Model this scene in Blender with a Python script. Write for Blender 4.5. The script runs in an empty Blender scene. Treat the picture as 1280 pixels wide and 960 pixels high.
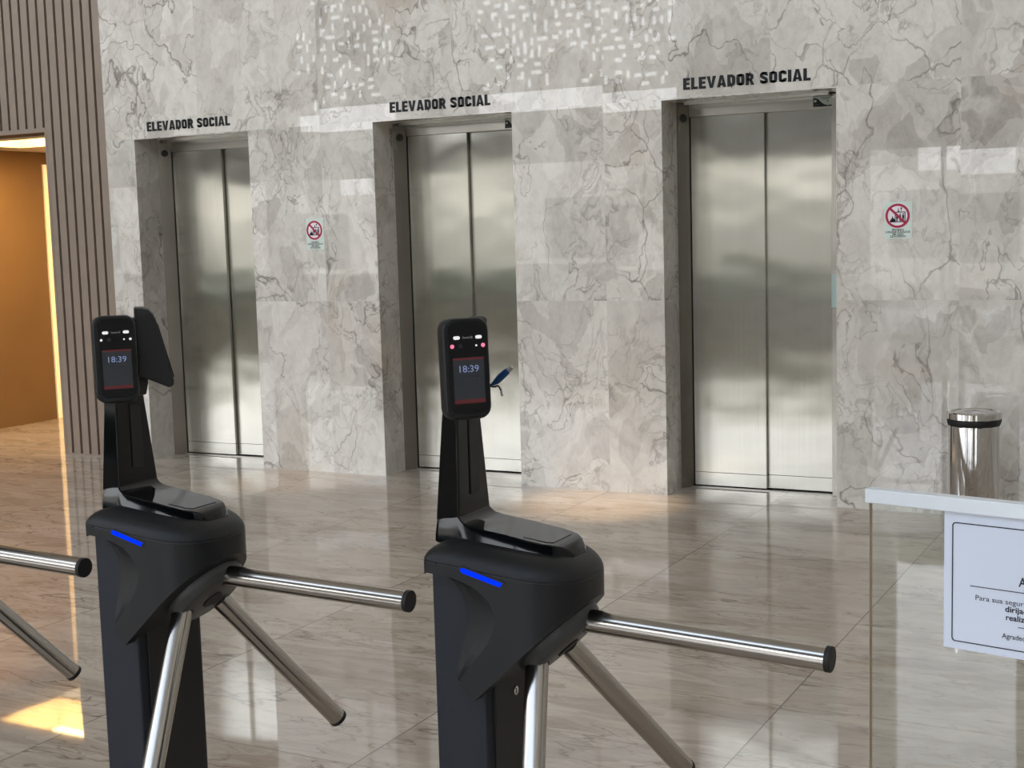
import bpy, bmesh, math, random
from mathutils import Vector, Matrix, Euler
random.seed(7)
sc = bpy.context.scene
COL = sc.collection
PI = math.pi

# ------------------------------------------------------------------ materials
def newmat(name):
    m = bpy.data.materials.new(name); m.use_nodes = True
    nt = m.node_tree; nt.nodes.clear()
    out = nt.nodes.new('ShaderNodeOutputMaterial')
    return m, nt, out

def N(nt, typ, ins=None, **kw):
    n = nt.nodes.new(typ)
    for k, v in kw.items(): setattr(n, k, v)
    if ins:
        for k, v in ins.items():
            if isinstance(v, bpy.types.NodeSocket): nt.links.new(v, n.inputs[k])
            else: n.inputs[k].default_value = v
    return n

def lin(c):
    return tuple(((x/12.92) if x <= .04045 else ((x+.055)/1.055)**2.4) for x in [v/255 for v in c]) + (1,)

def plain(name, rgb, rough=.5, metal=0, spec=.5, emit=None, estr=0, coat=0, noise=0, nscale=40, bump=0):
    m, nt, out = newmat(name)
    p = N(nt, 'ShaderNodeBsdfPrincipled', {'Base Color': lin(rgb), 'Roughness': rough, 'Metallic': metal, 'Specular IOR Level': spec, 'Coat Weight': coat, 'Coat Roughness': .03})
    if emit:
        p.inputs['Emission Color'].default_value = lin(emit); p.inputs['Emission Strength'].default_value = estr
    if noise or bump:
        tc = N(nt, 'ShaderNodeTexCoord')
        nz = N(nt, 'ShaderNodeTexNoise', {'Vector': tc.outputs['Object'], 'Scale': nscale, 'Detail': 4.0})
        if noise:
            mr = N(nt, 'ShaderNodeMapRange', {'Value': nz.outputs[0], 'From Min': .3, 'From Max': .7, 'To Min': 1-noise, 'To Max': 1+noise})
            mx = N(nt, 'ShaderNodeVectorMath', {0: lin(rgb)[:3], 'Scale': mr.outputs[0]}, operation='SCALE')
            nt.links.new(mx.outputs[0], p.inputs['Base Color'])
        if bump:
            b = N(nt, 'ShaderNodeBump', {'Height': nz.outputs[0], 'Strength': bump, 'Distance': .002})
            nt.links.new(b.outputs[0], p.inputs['Normal'])
    nt.links.new(p.outputs[0], out.inputs[0])
    return m

def M(nt, op, a, b=None, c=None):
    n = nt.nodes.new('ShaderNodeMath'); n.operation = op
    for i, v in enumerate((a, b, c)):
        if v is None: continue
        if isinstance(v, bpy.types.NodeSocket): nt.links.new(v, n.inputs[i])
        else: n.inputs[i].default_value = v
    return n.outputs[0]

def ramp(nt, fac, stops):
    r = nt.nodes.new('ShaderNodeValToRGB'); nt.links.new(fac, r.inputs[0])
    e = r.color_ramp.elements
    while len(e) < len(stops): e.new(.5)
    for el, (p, c) in zip(e, stops): el.position = p; el.color = c
    return r.outputs[0]

def mixc(nt, fac, a, b, mode='MIX'):
    n = nt.nodes.new('ShaderNodeMix'); n.data_type = 'RGBA'; n.blend_type = mode
    for i, v in ((0, fac), (6, a), (7, b)):
        if isinstance(v, bpy.types.NodeSocket): nt.links.new(v, n.inputs[i])
        else: n.inputs[i].default_value = v
    return n.outputs[2]

def marble(name, axes, tile, org, light, mid, dark, vein, warm, stretch, rough, jointw, jointc, tilt, spec=.5, finew=.26):
    m, nt, out = newmat(name)
    geo = N(nt, 'ShaderNodeNewGeometry')
    sp = N(nt, 'ShaderNodeSeparateXYZ', {0: geo.outputs['Position']})
    A = sp.outputs[axes[0]]; B = sp.outputs[axes[1]]
    ua = M(nt, 'DIVIDE', M(nt, 'SUBTRACT', A, org[0]), tile[0]); ub = M(nt, 'DIVIDE', M(nt, 'SUBTRACT', B, org[1]), tile[1])
    ia = M(nt, 'FLOOR', ua); ib = M(nt, 'FLOOR', ub)
    idx = N(nt, 'ShaderNodeCombineXYZ', {0: ia, 1: ib, 2: 3.7})
    wn = N(nt, 'ShaderNodeTexWhiteNoise', {'Vector': idx.outputs[0]}, noise_dimensions='3D')
    off = N(nt, 'ShaderNodeVectorMath', {0: wn.outputs['Color'], 'Scale': 30.0}, operation='SCALE')
    sc_ = N(nt, 'ShaderNodeVectorMath', {0: geo.outputs['Position'], 1: stretch}, operation='MULTIPLY')
    pos = N(nt, 'ShaderNodeVectorMath', {0: sc_.outputs[0], 1: off.outputs[0]}, operation='ADD').outputs[0]
    def noise(scale, detail, dist, rough=.55, p=pos):
        return N(nt, 'ShaderNodeTexNoise', {'Vector': p, 'Scale': scale, 'Detail': detail, 'Distortion': dist, 'Roughness': rough}).outputs[0]
    warp = N(nt, 'ShaderNodeTexNoise', {'Vector': pos, 'Scale': 2.2, 'Detail': 5.0}).outputs['Color']
    wv = N(nt, 'ShaderNodeVectorMath', {0: warp, 'Scale': .5}, operation='SCALE')
    wpos = N(nt, 'ShaderNodeVectorMath', {0: pos, 1: wv.outputs[0]}, operation='ADD').outputs[0]
    cl = noise(2.3, 10, 2.6, .66)
    base = ramp(nt, cl, [(.33, dark), (.47, mid), (.58, light), (.8, light)])
    mott = noise(6.5, 9, 2.2, .72)
    base = mixc(nt, .5, base, ramp(nt, mott, [(.36, dark), (.54, light), (.75, light)]), 'MIX')
    fl = noise(26, 6, .4, .75)
    base = mixc(nt, finew, base, ramp(nt, fl, [(.35, (.25, .24, .23, 1)), (.6, light)]), 'MIX')
    # warm staining
    wm = ramp(nt, noise(1.3, 6, .8), [(.56, (0, 0, 0, 1)), (.72, (1, 1, 1, 1))])
    base = mixc(nt, M(nt, 'MULTIPLY', wm, .55), base, warm)
    # thin meandering veins
    def ridge(scale, w, seed, strength, col, detail=4):
        nonlocal base
        p2 = N(nt, 'ShaderNodeVectorMath', {0: wpos, 1: (seed, seed*1.7, seed*.3)}, operation='ADD').outputs[0]
        v = noise(scale, detail, .5, .5, p2)
        d = M(nt, 'ABSOLUTE', M(nt, 'SUBTRACT', v, .5))
        r = ramp(nt, d, [(0, (1, 1, 1, 1)), (w, (0, 0, 0, 1))])
        msk = ramp(nt, noise(1.9, 3, 0, .5, p2), [(.44, (0, 0, 0, 1)), (.60, (1, 1, 1, 1))])
        base = mixc(nt, M(nt, 'MULTIPLY', M(nt, 'MULTIPLY', r, msk), strength), base, col)
    for sc2, amt in ((2.6, .42), (6.0, .34)):
        vc = N(nt, 'ShaderNodeTexVoronoi', {'Vector': wpos, 'Scale': sc2}, feature='F1')
        g = N(nt, 'ShaderNodeSeparateXYZ', {0: vc.outputs['Color']}).outputs[0]
        base = mixc(nt, amt, base, ramp(nt, g, [(.0, dark), (.35, mid), (.75, light)]))
    ridge(1.6, .006, 1.3, .8, vein, 3)
    ridge(3.1, .009, 5.1, .65, vein, 4)
    ridge(7.0, .03, 9.4, .4, vein, 5)
    ridge(2.2, .03, 14.2, .6, light, 4)
    vd = N(nt, 'ShaderNodeTexVoronoi', {'Vector': wpos, 'Scale': 1.9}, feature='DISTANCE_TO_EDGE').outputs['Distance']
    vm = ramp(nt, noise(1.4, 2, 0, .5, wpos), [(.5, (0, 0, 0, 1)), (.6, (1, 1, 1, 1))])
    vr = ramp(nt, vd, [(0, (1, 1, 1, 1)), (.011, (0, 0, 0, 1))])
    base = mixc(nt, M(nt, 'MULTIPLY', M(nt, 'MULTIPLY', vr, vm), .6), base, tuple(x*.8 for x in vein[:3])+(1,))
    # tile tone
    tone = N(nt, 'ShaderNodeMapRange', {'Value': wn.outputs['Value'], 'To Min': .93, 'To Max': 1.05}).outputs[0]
    base = N(nt, 'ShaderNodeVectorMath', {0: base, 'Scale': tone}, operation='SCALE').outputs[0]
    # joints
    def jd(u, t, w):
        f = M(nt, 'FRACT', u); d = M(nt, 'MULTIPLY', M(nt, 'MINIMUM', f, M(nt, 'SUBTRACT', 1.0, f)), t)
        return M(nt, 'LESS_THAN', d, w)
    j = M(nt, 'MAXIMUM', jd(ua, tile[0], jointw[0]), jd(ub, tile[1], jointw[1]))
    base = mixc(nt, M(nt, 'MULTIPLY', j, jointc[1]), base, jointc[0])
    # every slab is set a hair out of true
    rn = N(nt, 'ShaderNodeVectorMath', {0: wn.outputs['Color'], 1: (.5, .5, .5)}, operation='SUBTRACT').outputs[0]
    rn = N(nt, 'ShaderNodeVectorMath', {0: rn, 'Scale': tilt}, operation='SCALE').outputs[0]
    nn = N(nt, 'ShaderNodeVectorMath', {0: geo.outputs['Normal'], 1: rn}, operation='ADD').outputs[0]
    nn = N(nt, 'ShaderNodeVectorMath', {0: nn}, operation='NORMALIZE').outputs[0]
    p = N(nt, 'ShaderNodeBsdfPrincipled', {'Base Color': base, 'Roughness': rough, 'Normal': nn, 'Specular IOR Level': spec})
    nt.links.new(p.outputs[0], out.inputs[0])
    return m

TX = .967
M_wall = marble('grey_marble_wall', (0, 2), (TX, 1.1015), (-1.231, 0.0),
    lin((230, 225, 215)), lin((206, 199, 188)), lin((162, 154, 144)), lin((112, 101, 91)), lin((200, 176, 148)),
    (1.0, 1.0, .75), .01, (.0012, .0012), (lin((205, 202, 196)), .55), .006)
M_floor = marble('beige_marble_floor', (0, 1), (.975, .958), (-1.233, 5.036),
    lin((206, 193, 177)), lin((186, 172, 156)), lin((150, 135, 120)), lin((98, 82, 70)), lin((192, 164, 136)),
    (.55, 1.9, 1.0), .03, (.0022, .0012), (lin((92, 80, 70)), .8), .002, finew=.3)

def brushed(name, rgb, rough, aniso, wave, uv=True):
    m, nt, out = newmat(name)
    p = N(nt, 'ShaderNodeBsdfPrincipled', {'Base Color': lin(rgb), 'Metallic': 1.0, 'Roughness': rough, 'Anisotropic': aniso})
    geo = N(nt, 'ShaderNodeNewGeometry')
    if uv:
        t = N(nt, 'ShaderNodeTangent', direction_type='UV_MAP', uv_map='UVMap')
        nt.links.new(t.outputs[0], p.inputs['Tangent'])
    s = N(nt, 'ShaderNodeVectorMath', {0: geo.outputs['Position'], 1: (110, 110, 1.0)}, operation='MULTIPLY')
    gn = N(nt, 'ShaderNodeTexNoise', {'Vector': s.outputs[0], 'Scale': 1.0, 'Detail': 3.0})
    mr = N(nt, 'ShaderNodeMapRange', {'Value': gn.outputs[0], 'From Min': .3, 'From Max': .7, 'To Min': .95, 'To Max': 1.04})
    mx = N(nt, 'ShaderNodeVectorMath', {0: lin(rgb)[:3], 'Scale': mr.outputs[0]}, operation='SCALE')
    nt.links.new(mx.outputs[0], p.inputs['Base Color'])
    if wave:
        s2 = N(nt, 'ShaderNodeVectorMath', {0: geo.outputs['Position'], 1: (1.0, 1.0, 1.5)}, operation='MULTIPLY')
        w = N(nt, 'ShaderNodeTexNoise', {'Vector': s2.outputs[0], 'Scale': 2.4, 'Detail': 1.0})
        b = N(nt, 'ShaderNodeBump', {'Height': w.outputs[0], 'Strength': 1.0, 'Distance': wave})
        nt.links.new(b.outputs[0], p.inputs['Normal'])
    nt.links.new(p.outputs[0], out.inputs[0])
    return m

M_door = brushed('brushed_steel_door', (184, 182, 173), .19, .95, .0035)
M_jamb = brushed('brushed_steel_frame', (176, 172, 164), .24, .6, .004, False)
M_tube = plain('satin_steel_tube', (176, 171, 164), .2, 1)
M_bin = plain('polished_steel', (200, 199, 197), .06, 1)
M_shell = plain('charcoal_plastic', (21, 22, 24), .45, 0, .35, bump=.12, nscale=900)
M_col = plain('powder_coated_black_steel', (26, 31, 40), .5, 0, .35, bump=.5, nscale=500, noise=.15)
M_gloss = plain('glossy_black_plastic', (7, 8, 10), .07, 0, .3)
M_hub = plain('dark_grey_metal', (70, 71, 70), .42, .35)
M_rub = plain('black_rubber', (16, 16, 17), .6)
M_led = plain('blue_led', (2, 12, 90), .8, 0, 0, emit=(0, 52, 255), estr=.95, noise=.3, nscale=120)
M_slat = plain('taupe_wood_slats', (140, 124, 109), .5, noise=.05, nscale=9)
M_groove = plain('dark_slat_backing', (74, 58, 46), .7)
M_white = plain('white_paint', (226, 224, 218), .6)
M_brown = plain('ochre_brown_paint', (140, 108, 70), .6, noise=.05, nscale=3)
M_cream = plain('cream_paint', (236, 222, 196), .6)
M_vinyl = plain('black_vinyl', (7, 7, 7), .35, 0, .35)
M_signw = plain('sign_white', (214, 226, 216), .4)
M_red = plain('sign_red', (168, 22, 62), .4)
M_paper = plain('white_paper', (226, 234, 248), .7)
M_ink = plain('navy_ink', (34, 38, 52), .6)
M_alu = plain('pale_aluminium', (232, 238, 243), .3, .35)
M_black = plain('matt_black', (14, 14, 15), .5)
M_screen = plain('display_screen', (20, 22, 26), .08, emit=(52, 58, 64), estr=.28)
M_digit = plain('screen_digits', (40, 40, 50), .2, emit=(150, 165, 215), estr=.5)
M_scrred = plain('screen_red_band', (40, 8, 12), .2, emit=(110, 36, 42), estr=.35)
M_pill = plain('white_led', (230, 230, 230), .3, emit=(255, 255, 255), estr=.45)
M_pink = plain('pink_led', (230, 120, 150), .3, emit=(255, 130, 165), estr=.6)
M_lens = plain('dark_lens', (30, 34, 42), .05)
M_cable = plain('blue_cable', (24, 74, 128), .4)
M_clear = plain('clear_grey_plastic', (176, 172, 172), .15)
M_chrome = plain('chrome', (215, 215, 215), .08, 1)
M_callg = plain('green_tinted_acrylic', (178, 196, 190), .15)
M_warmlight = plain('warm_lamp', (255, 226, 180), .5, emit=(255, 218, 145), estr=18.0)
M_strip = plain('warm_glow_strip', (255, 226, 180), .5, emit=(255, 214, 150), estr=.75)
M_bld = plain('pale_render', (176, 172, 164), .8, noise=.05, nscale=2)
M_hedge = plain('hedge_leaves', (64, 84, 50), .8, noise=.3, nscale=14)
M_asph = plain('asphalt', (96, 96, 96), .9, noise=.1, nscale=6)
M_pave = plain('concrete_paving', (176, 172, 164), .85, noise=.06, nscale=4)
M_leaf = plain('palm_leaf', (70, 104, 52), .5, noise=.2, nscale=8)
M_trunk = plain('palm_trunk', (120, 98, 76), .9, noise=.2, nscale=20)
M_win = plain('dark_window_glass', (40, 48, 56), .6, 0, .2)
M_frame = plain('dark_window_frame', (52, 54, 56), .4)

def glassmat():
    m, nt, out = newmat('clear_glass')
    tr = N(nt, 'ShaderNodeBsdfTransparent', {'Color': (.955, .975, .965, 1)})
    gl = N(nt, 'ShaderNodeBsdfGlossy', {'Color': (1, 1, 1, 1), 'Roughness': .0})
    fc = N(nt, 'ShaderNodeLayerWeight', {'Blend': .5}).outputs['Facing']
    fr = M(nt, 'ADD', .075, M(nt, 'MULTIPLY', .925, M(nt, 'POWER', fc, 5.0)))
    mx = N(nt, 'ShaderNodeMixShader', {0: fr, 1: tr.outputs[0], 2: gl.outputs[0]})
    nt.links.new(mx.outputs[0], out.inputs[0])
    return m
M_glass = glassmat()
M_gedge = plain('glass_edge', (186, 158, 128), .25)

# ------------------------------------------------------------------ mesh helpers
def box(bm, x0, x1, y0, y1, z0, z1, mi=0):
    v = [bm.verts.new((x, y, z)) for z in (z0, z1) for y in (y0, y1) for x in (x0, x1)]
    for f in ((0, 2, 3, 1), (4, 5, 7, 6), (0, 1, 5, 4), (2, 6, 7, 3), (0, 4, 6, 2), (1, 3, 7, 5)):
        fc = bm.faces.new([v[i] for i in f]); fc.material_index = mi

def loft(bm, rings, close=True, cap=True):
    R = [[bm.verts.new(p) for p in r] for r in rings]
    n = len(R[0])
    for a, b in zip(R, R[1:]):
        for i in range(n if close else n-1):
            j = (i+1) % n
            bm.faces.new((a[i], a[j], b[j], b[i]))
    if cap:
        bm.faces.new(R[0][::-1]); bm.faces.new(R[-1])
    return R

def cyl(bm, p, q, r, n=24, r2=None):
    p = Vector(p); q = Vector(q); d = (q-p).normalized()
    a = d.orthogonal().normalized(); b = d.cross(a)
    r2 = r if r2 is None else r2
    loft(bm, [[P+(a*math.cos(t)+b*math.sin(t))*rr for t in [2*PI*i/n for i in range(n)]] for P, rr in ((p, r), (q, r2))])

def lathe(bm, prof, n=40, c=(0, 0)):
    loft(bm, [[(c[0]+r*math.cos(2*PI*i/n), c[1]+r*math.sin(2*PI*i/n), z) for i in range(n)] for r, z in prof])

def tube(bm, pts, r, n=10):
    rings = []; pts = [Vector(p) for p in pts]
    for i, p in enumerate(pts):
        d = (pts[min(i+1, len(pts)-1)]-pts[max(i-1, 0)]).normalized()
        a = d.cross(Vector((0, 1, 0.01))).normalized(); b = d.cross(a)
        rr = r[i] if isinstance(r, (list, tuple)) else r
        rings.append([p+(a*math.cos(t)+b*math.sin(t))*rr for t in [2*PI*k/n for k in range(n)]])
    loft(bm, rings)

def prism(bm, poly, y0, y1):          # polygon in x,z extruded along y
    loft(bm, [[(x, y0, z) for x, z in poly], [(x, y1, z) for x, z in poly]])

def rrect(cx, cz, w, hh, r, n=5):
    pts = []
    for sx, sz, a0 in ((1, 1, 0), (-1, 1, 90), (-1, -1, 180), (1, -1, 270)):
        for k in range(n+1):
            a = math.radians(a0+90*k/n)
            pts.append((cx+sx*(w/2-r)+r*math.cos(a), cz+sz*(hh/2-r)+r*math.sin(a)))
    return pts

def build(name, bm, mats, parent=None, bevel=0, smooth=False, loc=None, mat4=None, angle=35, seg=2):
    bmesh.ops.recalc_face_normals(bm, faces=bm.faces)
    if mat4 is not None: bmesh.ops.transform(bm, matrix=mat4, verts=bm.verts)
    me = bpy.data.meshes.new(name); bm.to_mesh(me); bm.free()
    for m in (mats if isinstance(mats, (list, tuple)) else [mats]): me.materials.append(m)
    if smooth or bevel:
        for p in me.polygons: p.use_smooth = True
        me.set_sharp_from_angle(angle=math.radians(angle))
    o = bpy.data.objects.new(name, me); COL.objects.link(o)
    if parent: o.parent = parent
    if loc: o.location = loc
    if bevel:
        b = o.modifiers.new('bevel', 'BEVEL'); b.width = bevel; b.segments = seg; b.limit_method = 'ANGLE'; b.angle_limit = math.radians(40)
        b.harden_normals = True
    return o

def tag(o, label=None, cat=None, group=None, kind=None):
    if label: o['label'] = label
    if cat: o['category'] = cat
    if group: o['group'] = group
    if kind: o['kind'] = kind
    return o

def thing(name, label, cat, loc=(0, 0, 0), rotz=0, group=None):
    o = bpy.data.objects.new(name, None); COL.objects.link(o)
    o.location = loc; o.rotation_euler = (0, 0, rotz); o.empty_display_size = .1
    return tag(o, label, cat, group)

def struct(name, bm, mats, bevel=0, smooth=False):
    return tag(build(name, bm, mats, None, bevel, smooth), kind='structure')

def text_bm(s, width=None, height=None, bold=0.0, depth=0.0, align='LEFT', spacing=1.0):
    """Text as mesh in the x,z plane facing -y; baseline at z=0."""
    cu = bpy.data.curves.new('txt', 'FONT'); cu.body = s; cu.size = 1.0; cu.offset = bold
    cu.extrude = 0; cu.resolution_u = 3; cu.space_character = spacing
    ob = bpy.data.objects.new('txt', cu); COL.objects.link(ob)
    dg = bpy.context.evaluated_depsgraph_get(); dg.update()
    me = bpy.data.meshes.new_from_object(ob.evaluated_get(dg))
    bm = bmesh.new(); bm.from_mesh(me)
    bpy.data.objects.remove(ob); bpy.data.curves.remove(cu); bpy.data.meshes.remove(me)
    xs = [v.co.x for v in bm.verts]; ys = [v.co.y for v in bm.verts]
    x0, x1, y0, y1 = min(xs), max(xs), min(ys), max(ys)
    sy = height/CAPH
    sx = width/(x1-x0) if width else sy
    for v in bm.verts:
        x = (v.co.x-x0)*sx
        if align == 'CENTER': x -= (x1-x0)*sx/2
        v.co = Vector((x, 0, v.co.y*sy))
    if depth:
        r = bmesh.ops.extrude_face_region(bm, geom=list(bm.faces))
        for g in r['geom']:
            if isinstance(g, bmesh.types.BMVert): g.co.y -= depth
    return bm

_cu = bpy.data.curves.new('t', 'FONT'); _cu.body = 'H'; _ob = bpy.data.objects.new('t', _cu); COL.objects.link(_ob)
bpy.context.evaluated_depsgraph_get().update(); CAPH = _ob.dimensions.y or .7
bpy.data.objects.remove(_ob); bpy.data.curves.remove(_cu)

def move(bm, x=0, y=0, z=0):
    bmesh.ops.translate(bm, vec=(x, y, z), verts=bm.verts); return bm

def join(bm, other):
    me = bpy.data.meshes.new('tmp'); other.to_mesh(me); other.free(); bm.from_mesh(me); bpy.data.meshes.remove(me); return bm

def uv_xz(o):
    me = o.data; uv = me.uv_layers.new(name='UVMap')
    for l in me.loops:
        c = me.vertices[l.vertex_index].co; uv.data[l.index].uv = (c.x+c.y*.01, c.z)

# ------------------------------------------------------------------ camera
R = [[0.884528, 0.465678, -0.028165], [0.02681, -0.11092, -0.99347]]
yaw, pit, rol = -0.4878, 0.1108, 0.02834
fw = Vector((math.sin(yaw)*math.cos(pit), math.cos(yaw)*math.cos(pit), -math.sin(pit)))
r0 = Vector((math.cos(yaw), -math.sin(yaw), 0)); d0 = fw.cross(r0)
rt = r0*math.cos(rol)+d0*math.sin(rol); dn = -r0*math.sin(rol)+d0*math.cos(rol)
cam = bpy.data.cameras.new('camera'); co = bpy.data.objects.new('camera', cam); COL.objects.link(co)
mw = Matrix((( rt.x, -dn.x, -fw.x, 0), (rt.y, -dn.y, -fw.y, 0), (rt.z, -dn.z, -fw.z, 1.508), (0, 0, 0, 1)))
co.matrix_world = mw
cam.sensor_width = 36; cam.lens = 36*1713/1280; cam.clip_start = .05; cam.clip_end = 300
sc.camera = co

# ------------------------------------------------------------------ the setting
YW = 7.143; CEIL = 9.6; SCR = 5.6; XL, XR = -22.0, 3.4; YF = -3.0  # unseen ceiling set high to fit the added upper glazing
OPEN = [(-6.634, -5.665), (-4.705, -3.743), (-2.815, -1.852)]
DZ = 2.197
WL = -6.89                                   # where the marble meets the slats
bm = bmesh.new(); box(bm, XL-.3, XR+.3, YF-.3, 11.0, -.2, 0); struct('floor', bm, M_floor)
bm = bmesh.new(); box(bm, XL-.3, XR+.3, YF-.3, 7.8, CEIL, CEIL+.3); struct('ceiling', bm, M_white)

# marble back wall with its three openings
bm = bmesh.new()
xs = [WL]+[v for p in OPEN for v in p]+[XR]
for i in range(0, len(xs), 2): box(bm, xs[i], xs[i+1], YW, 7.37, 0, DZ)
box(bm, WL, XR, YW, 7.37, DZ, CEIL)
struct('wall_back', bm, M_wall)
bm = bmesh.new(); box(bm, WL, XR+.3, 7.56, 7.8, 0, CEIL); struct('wall_shaft', bm, M_black)
# taupe slat cladding with the corridor doorway
bm = bmesh.new()
DX0, DX1, DH = -8.95, -7.462, 2.297
S0 = 7.143
box(bm, XL, DX0-.02, S0+.022, 7.36, 0, CEIL, 1); box(bm, DX1+.02, WL, S0+.022, 7.36, 0, CEIL, 1); box(bm, DX0-.02, DX1+.02, S0+.022, 7.36, DH, CEIL, 1)
pitch = .0838; w = .062
x = WL-w
while x > XL+.1:
    a, b = x, x+w
    if b > DX0 and a < DX1:
        a2, b2 = a, b
        box(bm, a2, b2, S0, S0+.024, DH+.03, CEIL)
    else:
        box(bm, a, b, S0, S0+.024, .0, CEIL)
    x -= pitch
box(bm, DX0-.03, DX1+.012, S0-.002, S0+.024, DH, DH+.03)
box(bm, DX1, DX1+.02, S0-.002, 7.36, 0, DH); box(bm, DX0-.02, DX0, S0-.002, 7.36, 0, DH)
struct('wall_slatted', bm, [M_slat, M_groove])
bm = bmesh.new(); box(bm, DX1+.02, WL, S0-.006, S0+.02, 0, .012); struct('baseboard_slatted', bm, M_slat)

# corridor beyond the doorway
bm = bmesh.new(); box(bm, -9.25, -9.05, 7.36, 10.8, 0, 2.7); struct('wall_corridor_left', bm, M_brown)
bm = bmesh.new(); box(bm, -7.0, -6.8, 7.36, 10.8, 0, 2.7); struct('wall_corridor_right', bm, M_cream)
bm = bmesh.new(); box(bm, -9.25, -6.8, 10.6, 10.8, 0, 2.7); struct('wall_corridor_end', bm, M_brown)
bm = bmesh.new()
cx0, cx1, cy0, cy1, CH = -8.72, -7.75, 7.47, 8.09, 2.29
box(bm, -9.25, cx0, 7.36, 10.8, CH, CH+.3); box(bm, cx1, -6.8, 7.36, 10.8, CH, CH+.3)
box(bm, cx0, cx1, 7.36, cy0, CH, CH+.3); box(bm, cx0, cx1, cy1, 10.8, CH, CH+.3)
box(bm, cx0-.1, cx1+.1, cy0-.1, cy1+.1, CH+.28, CH+.36)
struct('ceiling_corridor', bm, M_cream)
t = thing('ceiling_light', 'warm glowing light panel recessed in the corridor ceiling', 'ceiling light', (-8.235, 7.78, CH+.28))
bm = bmesh.new(); box(bm, -.47, .47, -.30, .30, -.02, 0); build('glow_panel', bm, M_warmlight, t)
bm = bmesh.new()
for a in ((-.48, -.47, -.30, .30), (.47, .48, -.30, .30), (-.48, .48, -.308, -.30), (-.48, .48, .30, .308)): box(bm, a[0], a[1], a[2], a[3], -.03, 0)
build('frame', bm, M_white, t)
t = thing('bright_strip', 'warm glowing vertical strip on the brown wall inside the left doorway', 'light', (-9.04, 8.66, 0))  # bright strip, its glow set by emission in the material
bm = bmesh.new(); box(bm, -.01, .0, -.06, .08, .0, 2.19); build('strip_backing', bm, M_cream, t)
bm = bmesh.new(); box(bm, .0, .012, -.05, .07, .004, 2.185); build('glow_panel', bm, M_strip, t)

# side walls
bm = bmesh.new(); box(bm, XL-.3, XL, YF-.3, 7.8, 0, CEIL); struct('wall_left', bm, M_white)
bm = bmesh.new(); box(bm, XR, XR+.3, YF-.3, 7.8, 0, CEIL); struct('wall_right', bm, M_white)

# street front behind the camera: piers, glazing bays, perforated screens and an added clerestory
bm = bmesh.new()
Y0, Y1 = YF-.3, YF
BAYS = ((-12.9, -11.0), (-9.75, -6.65))
box(bm, XL, -12.9, Y0, Y1, 3.1, SCR); box(bm, -11.0, -9.75, Y0, Y1, 3.1, SCR)
PIERS = (XL+.2, -17.2, -13.2, -10.4, -6.45, -4.35, -.3, 1.2, XR-.2)
for x in PIERS: box(bm, x-.2, x+.2, Y0, Y1, 0, 2.45)
box(bm, -.3, 1.2, Y0, Y1, 0, 2.45)
for a, b in zip(PIERS, PIERS[1:]):
    if a != -4.35: box(bm, a+.2, b-.2, Y0, Y1, 0, .45)
box(bm, XL, XR, Y0, Y1, SCR, SCR+.15); box(bm, XL, XR, Y0, Y1, CEIL-.25, CEIL)
struct('wall_front', bm, M_white)
bm = bmesh.new(); box(bm, XL, XR, Y0, Y1+.12, 2.45, 3.1); box(bm, -6.65, XR, Y0, Y1, 3.1, SCR); struct('trim_1', bm, M_frame)
def window(n, x0, x1, z0, z1, mull, trans):
    bm = bmesh.new(); w = .05; y0, y1 = YF-.2, YF-.1
    for x in [x0+w/2, x1-w/2]+mull: box(bm, x-w/2, x+w/2, y0, y1, z0, z1)
    for z in [z0+w/2, z1-w/2]+trans: box(bm, x0+w, x1-w, y0+.01, y1-.01, z-w/2, z+w/2)
    struct('window_%d' % n, bm, M_frame)
n = 0
for a, b in zip(PIERS, PIERS[1:]):
    if a == -.3: continue
    n += 1; window(n, a+.2, b-.2, .45 if a != -4.35 else .0, 2.45, [] if a != -4.35 else [-3.2, -2.0], [])
window(n+1, XL, XR, SCR+.15, CEIL-.25, [-20+2*k for k in range(12)], [7.5])  # upper glazing added out of view to bring in more frontal daylight
def screen(n, x0, x1, z0, z1):
    c = .055; nx = int((x1-x0)/c); nz = int((z1-z0)/c)
    g = [[0]*nz for _ in range(nx)]
    rr = random.Random(n*11)
    def free(i, j, own):
        for a in (-1, 0, 1):
            for b in (-1, 0, 1):
                p, q = i+a, j+b
                if 0 <= p < nx and 0 <= q < nz and g[p][q] and (p, q) not in own: return False
        return True
    cells = [(i, j) for i in range(1, nx-1) for j in range(1, nz-1)]; rr.shuffle(cells)
    for i, j in cells:
        if rr.random() < .35 or math.sin(i*.22+n)+math.sin(j*.31) > 1.0: continue
        own = [(i, j)]
        dx, dz = rr.choice(((1, 0), (0, 1)))
        own.append((i+dx, j+dz))
        if rr.random() < .6: own.append((i+dx+rr.choice((dx, dz)), j+dz+rr.choice((dz, dx))))
        own = list(dict.fromkeys(own))
        if all(0 < p < nx-1 and 0 < q < nz-1 and not g[p][q] and free(p, q, own) for p, q in own):
            for p, q in own: g[p][q] = 1
    bm = bmesh.new(); dx = (x1-x0)/nx; dz = (z1-z0)/nz
    V = {}
    def vv(i, j):
        if (i, j) not in V: V[(i, j)] = bm.verts.new((x0+i*dx, YF-.15, z0+j*dz))
        return V[(i, j)]
    for i in range(nx):
        for j in range(nz):
            if not g[i][j]: bm.faces.new((vv(i, j), vv(i+1, j), vv(i+1, j+1), vv(i, j+1)))
    o = struct('trim_%d' % (n+1), bm, M_white)
    s = o.modifiers.new('solid', 'SOLIDIFY'); s.thickness = .02
screen(1, -12.9, -11.0, 3.4, SCR); screen(2, -9.75, -6.65, 3.4, SCR)

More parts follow.
